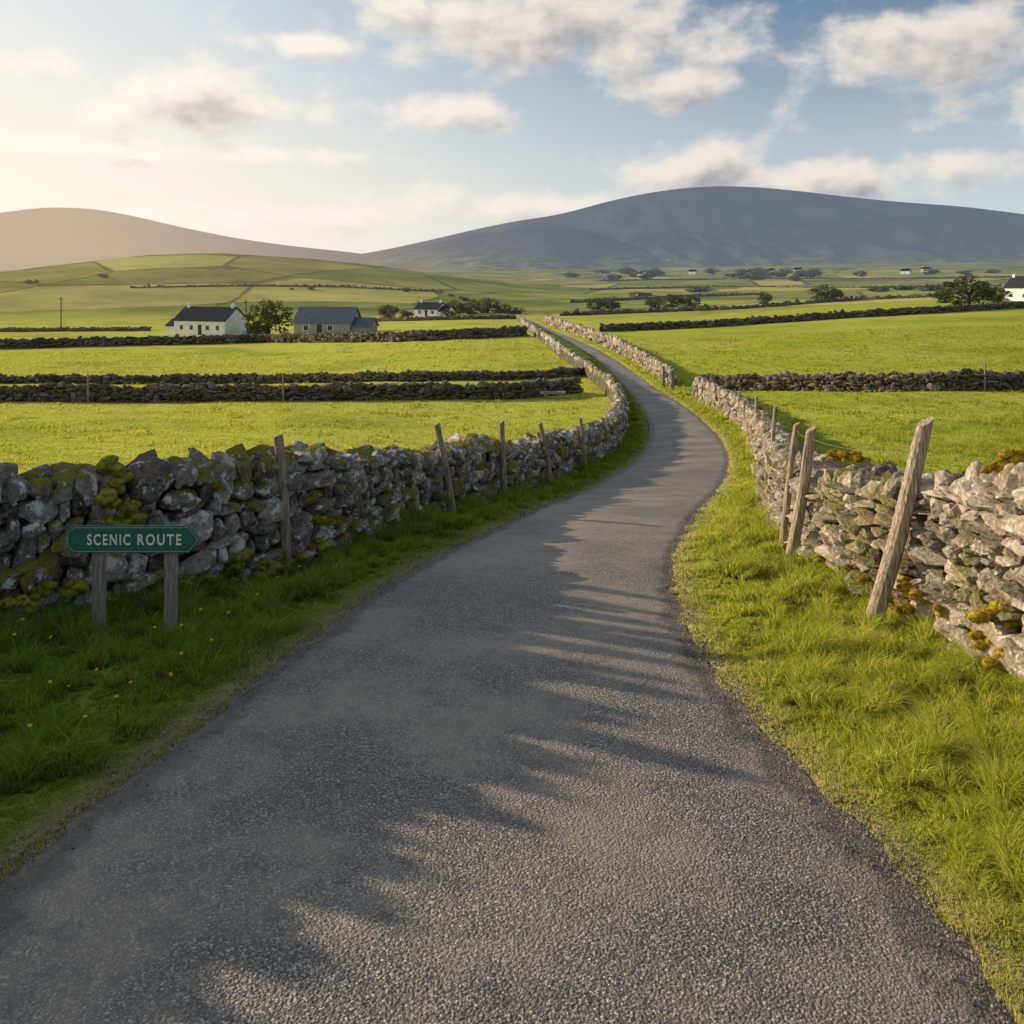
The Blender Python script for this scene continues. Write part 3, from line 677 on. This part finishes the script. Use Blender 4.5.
house(322,336,R(-8),10.5,6.5,2.4,5.0,'long grey stone barn with blue-grey slate roof right of the round tree',M['render'],M['slate2'],[-3,1.5],[-.5],[],(5.3,8.8,5,1.7,3.1))
house(426,317,R(-30),8.5,5.5,2.4,4.3,'small white house with dark roof beside bushes below the hill',M['white'],M['slate'],[-2.4,2.4],[0],[-3.6,3.6],(4.3,7.6,4.6,1.8,3.2))
house(1024,301,R(-62),11,7,3.6,6.4,'white gabled house at the right edge behind dark trees',M['white'],M['slate'],[-3.6,0,3.6],[1.8],[-5])
for (px,row,lab) in [(692,274,'far white house left of the village on the plain'),(770,273,'middle white house of the far village'),(797,272,'white house right in the far village'),(748,275,'white house left in the far village'),(905,274,'far white house standing apart on the right'),(925,272,'second far white house standing apart on the right'),(640,276,'far white house nearest the mountain foot')]:
    house(px,row,R(random.uniform(-60,-35)),10,6.5,3.4,6,lab,M['white'],M['slate'],[-3,3],[0],[-4.8],sc=1.0,group='tiny far houses below the mountain')
# ---------------------------------------------------------------- trees
def crown_mesh(seed, nc=34, n=95, cone=False, ls=(.014,.030)):
    r = np.random.default_rng(seed); cs=[]
    while len(cs)<nc:
        if cone:
            z=r.uniform(.04,.98); a=r.uniform(0,6.28); q=(1.02-z)**.8*.40*math.sqrt(r.random()); cs.append(np.array([q*math.cos(a),q*math.sin(a),z]))
        else:
            p=r.uniform(-1,1,3)
            if np.linalg.norm(p)<1: cs.append(p*np.array([.39,.36,.44])+np.array([0,0,.44]))
    V=[];A=[]
    for c in cs:
        rad=r.uniform(.08,.14)*(1. if not cone else .35+.8*(1-c[2])); d=r.normal(0,1,(n,3)); d/=np.linalg.norm(d,axis=1)[:,None]; p=c+d*rad*r.uniform(.3 if cone else .6,1.15,(n,1))
        a=r.normal(0,1,(n,3)); b=r.normal(0,1,(n,3)); a/=np.linalg.norm(a,axis=1)[:,None]; b-= (a*b).sum(1)[:,None]*a; b/=np.linalg.norm(b,axis=1)[:,None]
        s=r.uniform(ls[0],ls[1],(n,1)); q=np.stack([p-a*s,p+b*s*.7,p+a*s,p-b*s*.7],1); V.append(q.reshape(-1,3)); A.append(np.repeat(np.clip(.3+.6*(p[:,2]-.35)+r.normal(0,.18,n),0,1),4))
    V=np.concatenate(V); return V, np.concatenate(A), np.arange(len(V)).reshape(-1,4)
CROWN=[]; CONE=[]
for k in range(4):
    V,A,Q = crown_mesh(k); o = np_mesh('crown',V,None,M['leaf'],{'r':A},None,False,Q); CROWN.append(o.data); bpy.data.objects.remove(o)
for k in range(3):
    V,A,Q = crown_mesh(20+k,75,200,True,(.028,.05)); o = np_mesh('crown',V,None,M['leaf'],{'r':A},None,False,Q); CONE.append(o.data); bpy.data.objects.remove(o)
def trunk_data():
    bm=bmesh.new()
    def limb(p0,p1,r0,r1):
        d=(Vector(p1)-Vector(p0)); q=d.to_track_quat('Z','Y').to_matrix().to_4x4()
        bmesh.ops.create_cone(bm,segments=7,radius1=r0,radius2=r1,depth=d.length,matrix=Matrix.Translation((Vector(p0)+Vector(p1))/2)@q)
    limb((0,0,-.06),(0.01,0,.35),.035,.025)
    for e in ((.20,.05,.55),(-.20,-.06,.5),(.05,.16,.7),(-.06,-.14,.68)): limb((0.01,0,.3),e,.02,.008)
    me=bpy.data.meshes.new('trunk'); bm.to_mesh(me); bm.free(); me.materials.append(M['bark']); return me
TRUNK=trunk_data()
def tree_at(x,y,z,w,h,label,group=None,cone=False):
    root=empty('tree',(x,y,z),random.random()*6); root.scale=(w,w,h); tag(root,label,'tree',group)
    for nm,me in (('trunk',TRUNK),('crown',random.choice(CONE if cone else CROWN))):
        o=bpy.data.objects.new(nm,me); C.objects.link(o); o.parent=root
def tree(px,row,wpx,hpx,label,group=None):
    x,y,z=P(px,row); s=y/F; tree_at(x,y,z-.3,wpx*s*1.15,hpx*s*1.08,label,group)
tree(269,336,48,37,'round dark tree between the white cottage and the grey barn')
tree(253,335,20,16,'low bush at the right gable of the white cottage')
tree(969,305,54,31,'large dark spreading tree near the white house at right')
tree(945,303,24,16,'smaller tree left of the large spreading one at right')
tree(998,304,26,18,'bush between the large right tree and the white house')
tree(826,302,38,18,'rounded bush on the wall left of the large right tree')
tree(764,304,18,13,'small round bush in the middle of the right fields')
for i,(px,row,w,h) in enumerate([(598,310,26,13),(612,309,22,14),(655,308,22,12),(672,307,26,14),(690,306,24,12),(388,318,24,15),(405,318,18,9),(447,318,16,10),(455,315,26,16),(470,314,26,14),(488,313,26,16),(502,313,20,11),(515,314,20,9),(640,297,26,6),(700,292,30,6),(880,292,24,6),(905,290,24,6),(930,291,26,7)]):
    tree(px,row,w,h,'dark hedgerow bush in the middle distance beyond the fields','bushes in the middle distance hedgerows')
for i in range(38):
    px=random.choice([random.uniform(590,760),random.uniform(740,830),random.uniform(560,1020)]); row=random.uniform(273,281)
    tree(px,row,random.uniform(12,24),random.uniform(4,6.5),'tiny dark tree on the far plain below the mountains','tiny trees on the far plain')
for i in range(14):
    t=random.random(); ln=random.choice([((20,300),(150,290)),((130,288),(440,292)),((440,292),(500,312)),((20,284),(120,276))])
    px=ln[0][0]+(ln[1][0]-ln[0][0])*t; row=ln[0][1]+(ln[1][1]-ln[0][1])*t+random.uniform(-1,1)
    tree(px,row,random.uniform(5,11),random.uniform(2.5,4.5),'tiny hedge bush dotted along the boundaries of the green hill','tiny bushes on the green hill')
# unseen hawthorns added to shade the road; height follows from how far the shadow reaches
sx,sy,tn = math.sin(SUN_AZ), math.cos(SUN_AZ), math.tan(SUN_EL)
TP=[(692,767,10.4,1.0),(688,652,13.0,1.1),(575,738,10.8,1.2)]
row=1060.
while row>590:
    b=float(np.interp(row,[600,650,700,750,795,830,870,905,950,1000,1060],[615,590,565,525,475,405,335,280,195,95,10]))
    TP.append((b+random.uniform(-35,50),row,random.uniform(8.6,9.6)+(2.4 if row<720 else 0),random.uniform(1.0,1.35)))
    TP.append((b-random.uniform(60,110),row+6,random.uniform(8.6,9.4)+(2.2 if row<720 else 0),2.1))
    row-=17 if row>700 else 13
for (px,row,d,w) in TP:
    x0,y0,z0=P(px,row); x=x0+sx*d; y=y0+sy*d; z=float(H(x,y)); h=(z0+d*tn-z)/.98
    tree_at(x,y,z-.05,w,h,'slender unseen hawthorn added beyond the left edge to shade the road','unseen hawthorns added to shade the road',True)
# utility poles
for (px,rb,rt,lab) in [(61,331,297,'thin utility pole on the left beyond the wall'),(246,334,300,'thin utility pole behind the white cottage')]:
    x,y,z=P(px,rb); s=y/F; root=empty('utility_pole',(x,y,z)); tag(root,lab,'pole','utility poles near the cottage'); h=(rb-rt)*s
    bm=bmesh.new(); bmesh.ops.create_cone(bm,cap_ends=True,segments=8,radius1=.14,radius2=.10,depth=h+.6,matrix=Matrix.Translation((0,0,h/2-.3))); bm_obj('pole',bm,M['bark'],root)
    bm=bmesh.new(); box(bm,-.7,.7,-.21,-.11,h-.5,h-.38); bm_obj('crossarm',bm,M['bark'],root)
x,y,z=P(552,397); bm=bmesh.new(); box(bm,-.8,.8,-.25,.25,.28,.44); box(bm,-.55,-.3,-.2,.2,-.1,.28); box(bm,.3,.55,-.2,.2,-.1,.28); bmesh.ops.bevel(bm,geom=bm.edges[:],offset=.02,segments=1,affect='EDGES')
o=bm_obj('stone_bench',bm,M['slab']); o.location=(x,y-1.2,float(H(x,y-1.2))); tag(o,'grey flat slab on stone blocks in front of the field wall by the road bend','slab')
# ---------------------------------------------------------------- wildflowers
def flower0():
    root=empty('wildflower',(0,0,0))
    bm=bmesh.new(); bmesh.ops.create_cone(bm,segments=5,radius1=.0022,radius2=.0015,depth=.18,matrix=Matrix.Translation((0,0,.09))); bm_obj('stem',bm,M['bladeL'],root)
    bm=bmesh.new(); c=bm.verts.new((0,0,.180)); 
    for k in range(10):
        a=k*math.pi/5; r=.014; v=[bm.verts.new((math.cos(a+d)*q,math.sin(a+d)*q,.180+e)) for d,q,e in ((-.2,r*.8,.006),(0,r,.008),(.2,r*.8,.006))]; bm.faces.new((c,*v))
    bm_obj('blossom',bm,M['petal'],root); return root
f0=flower0(); lab='small yellow wildflower in the grass of the left verge'
FP=[(20,665),(45,705),(63,722),(110,690),(150,655),(190,650),(215,668),(230,632),(255,612),(160,700),(90,745),(25,760),(140,720),(275,600),(300,590),(205,625),(60,660),(120,735),(35,640),(330,575),(10,712),(180,676)]
for i,(px,row) in enumerate(FP):
    x,y,z=P(px,row)
    if i==0: r_=f0
    else:
        r_=f0.copy(); C.objects.link(r_)
        for ch in f0.children:
            c=ch.copy(); C.objects.link(c); c.parent=r_
    r_.location=(x,y,z+.01); r_.scale=(1,1,.9+.4*random.random()); r_.rotation_euler=(.25+random.gauss(0,.15),random.gauss(0,.15),random.gauss(0,.4)); tag(r_,lab,'flower','yellow wildflowers in the left verge')
# ---------------------------------------------------------------- world, sun, camera
w=bpy.data.worlds.new('World'); bpy.context.scene.world=w; w.use_nodes=True; nt=w.node_tree
try: w.cycles.sampling_method='MANUAL'; w.cycles.sample_map_resolution=512
except Exception: pass
for n in list(nt.nodes): nt.nodes.remove(n)
BL=[(215,98,135,30,1.0),(130,114,60,16,.75),(30,65,60,18,.55),(440,115,75,20,.85),(540,22,200,46,1.0),(650,45,120,34,.95),(685,84,62,26,.9),(320,45,80,16,.55),(945,45,130,34,1.05),(690,166,80,26,1.1),(790,178,110,20,1.0),(520,207,150,18,.8),(300,218,200,14,.7),(110,150,150,12,.75),(280,155,130,9,.7),(965,165,80,18,.75),(1200,100,160,50,1)]
g=bpy.data.node_groups.new('cloud_density','ShaderNodeTree'); g.interface.new_socket('v',in_out='INPUT',socket_type='NodeSocketVector'); g.interface.new_socket('n',in_out='INPUT',socket_type='NodeSocketFloat'); g.interface.new_socket('d',in_out='OUTPUT',socket_type='NodeSocketFloat')
gi=g.nodes.new('NodeGroupInput'); go=g.nodes.new('NodeGroupOutput'); acc=None; vv=gi.outputs[0]
for (cx,cy,rx,ry,wt) in BL:
    az=math.atan((cx-512)/F); el=math.atan((HOR-cy)/F*math.cos(az))
    mp=N(g,'ShaderNodeMapping'); mp.inputs['Scale'].default_value=(F/rx,F/ry,0); mp.inputs['Location'].default_value=(-az*F/rx,-el*F/ry,0); g.links.new(vv,mp.inputs[0])
    l=N(g,'ShaderNodeVectorMath',operation='LENGTH'); g.links.new(mp.outputs[0],l.inputs[0])
    m=mrange(g,l.outputs['Value'],1.6,0,0,wt)
    acc = m if acc is None else mth(g,'MAXIMUM',acc,m)
dd=mth(g,'ADD',mth(g,'MULTIPLY',acc,.70),gi.outputs[1])
g.links.new(dd,go.inputs[0])
tc=N(nt,'ShaderNodeTexCoord'); s3=sep(nt,tc.outputs['Generated'])
az=mth(nt,'ARCTAN2',s3[0],s3[1]); el=mth(nt,'ARCSINE',s3[2])
cb=N(nt,'ShaderNodeCombineXYZ'); nt.links.new(az,cb.inputs[0]); nt.links.new(el,cb.inputs[1])
def dens(off,det):
    a=N(nt,'ShaderNodeVectorMath',operation='ADD'); a.inputs[1].default_value=off; nt.links.new(cb.outputs[0],a.inputs[0])
    mp=N(nt,'ShaderNodeMapping'); mp.inputs['Scale'].default_value=(1,1.5,1); mp.inputs['Location'].default_value=(.37,.2,0); nt.links.new(a.outputs[0],mp.inputs[0])
    n1=noise(nt,mp.outputs[0],13,det,.57,0,'2D')
    q=mth(nt,'MULTIPLY',mth(nt,'SUBTRACT',n1,.5),1.4)
    gn=nt.nodes.new('ShaderNodeGroup'); gn.node_tree=g; nt.links.new(a.outputs[0],gn.inputs[0]); nt.links.new(q,gn.inputs[1]); return gn.outputs[0]
d0=dens((0,0,0),6); d1=dens((-.014,.018,0),5)
sky=N(nt,'ShaderNodeTexSky',sky_type='NISHITA'); sky.sun_disc=False; sky.sun_elevation=SUN_EL; sky.sun_rotation=SUN_AZ; sky.air_density=1.1; sky.dust_density=.4; sky.ozone_density=2.2
S=.1
clampd=N(nt,'ShaderNodeVectorMath',operation='MINIMUM'); nt.links.new(sky.outputs[0],clampd.inputs[0]); clampd.inputs[1].default_value=(5.6,6.3,6.9)
hz=mrange(nt,el,-.04,.33,1.,0); warmf=mrange(nt,az,-.70,.35,1,0)
hcol=mixc(nt,warmf,(.66/S,.71/S,.76/S),(1.18/S,1.02/S,.80/S))
skc=mixc(nt,mth(nt,'MULTIPLY',warmf,.8),clampd.outputs[0],(.95/S,.93/S,.88/S))
skc=mixc(nt,hz,skc,hcol)
alpha=mrange(nt,d0,.06,.62); alpha=mth(nt,'MULTIPLY',alpha,mrange(nt,el,-.01,.05))
shade=mrange(nt,d1,.22,1.1)
lit=mixc(nt,warmf,(.88/S,.81/S,.73/S),(1.08/S,1.0/S,.87/S)); drk=mixc(nt,warmf,(.31/S,.31/S,.35/S),(.62/S,.56/S,.52/S))
ccol=mixc(nt,shade,lit,drk)
fin=mixc(nt,mth(nt,'MULTIPLY',alpha,.92),skc,ccol)
# deeper blue overhead and away from the sun
deep=(.20/S,.26/S,.37/S)
fin=mixc(nt,mrange(nt,el,.40,.8,0,.85),fin,deep)
fin=mixc(nt,mrange(nt,mth(nt,'ABSOLUTE',mth(nt,'ADD',az,.5)),1.3,2.2,0,.7),fin,deep)
bg=N(nt,'ShaderNodeBackground'); bg.inputs[1].default_value=S; nt.links.new(fin,bg.inputs[0])
ow=N(nt,'ShaderNodeOutputWorld'); nt.links.new(bg.outputs[0],ow.inputs[0])
ld=bpy.data.lights.new('sun','SUN'); ld.energy=5; ld.angle=R(.4); ld.color=(1,.85,.62); lo=bpy.data.objects.new('sun',ld); C.objects.link(lo)
ts=Vector((math.sin(SUN_AZ)*math.cos(SUN_EL),math.cos(SUN_AZ)*math.cos(SUN_EL),math.sin(SUN_EL))); lo.rotation_euler=ts.to_track_quat('Z','Y').to_euler(); lo.location=ts*50
cd=bpy.data.cameras.new('camera'); cam=bpy.data.objects.new('camera',cd); C.objects.link(cam); cam.location=(0,0,CZ); cam.rotation_euler=(R(90),0,0)
cd.sensor_width=36; cd.lens=36*F/1024; cd.shift_y=-(512-HOR)/1024; cd.clip_end=20000; cd.clip_start=.05
bpy.context.scene.camera=cam
vs=bpy.context.scene.view_settings; vs.view_transform='Standard'; vs.look='None'; vs.exposure=0
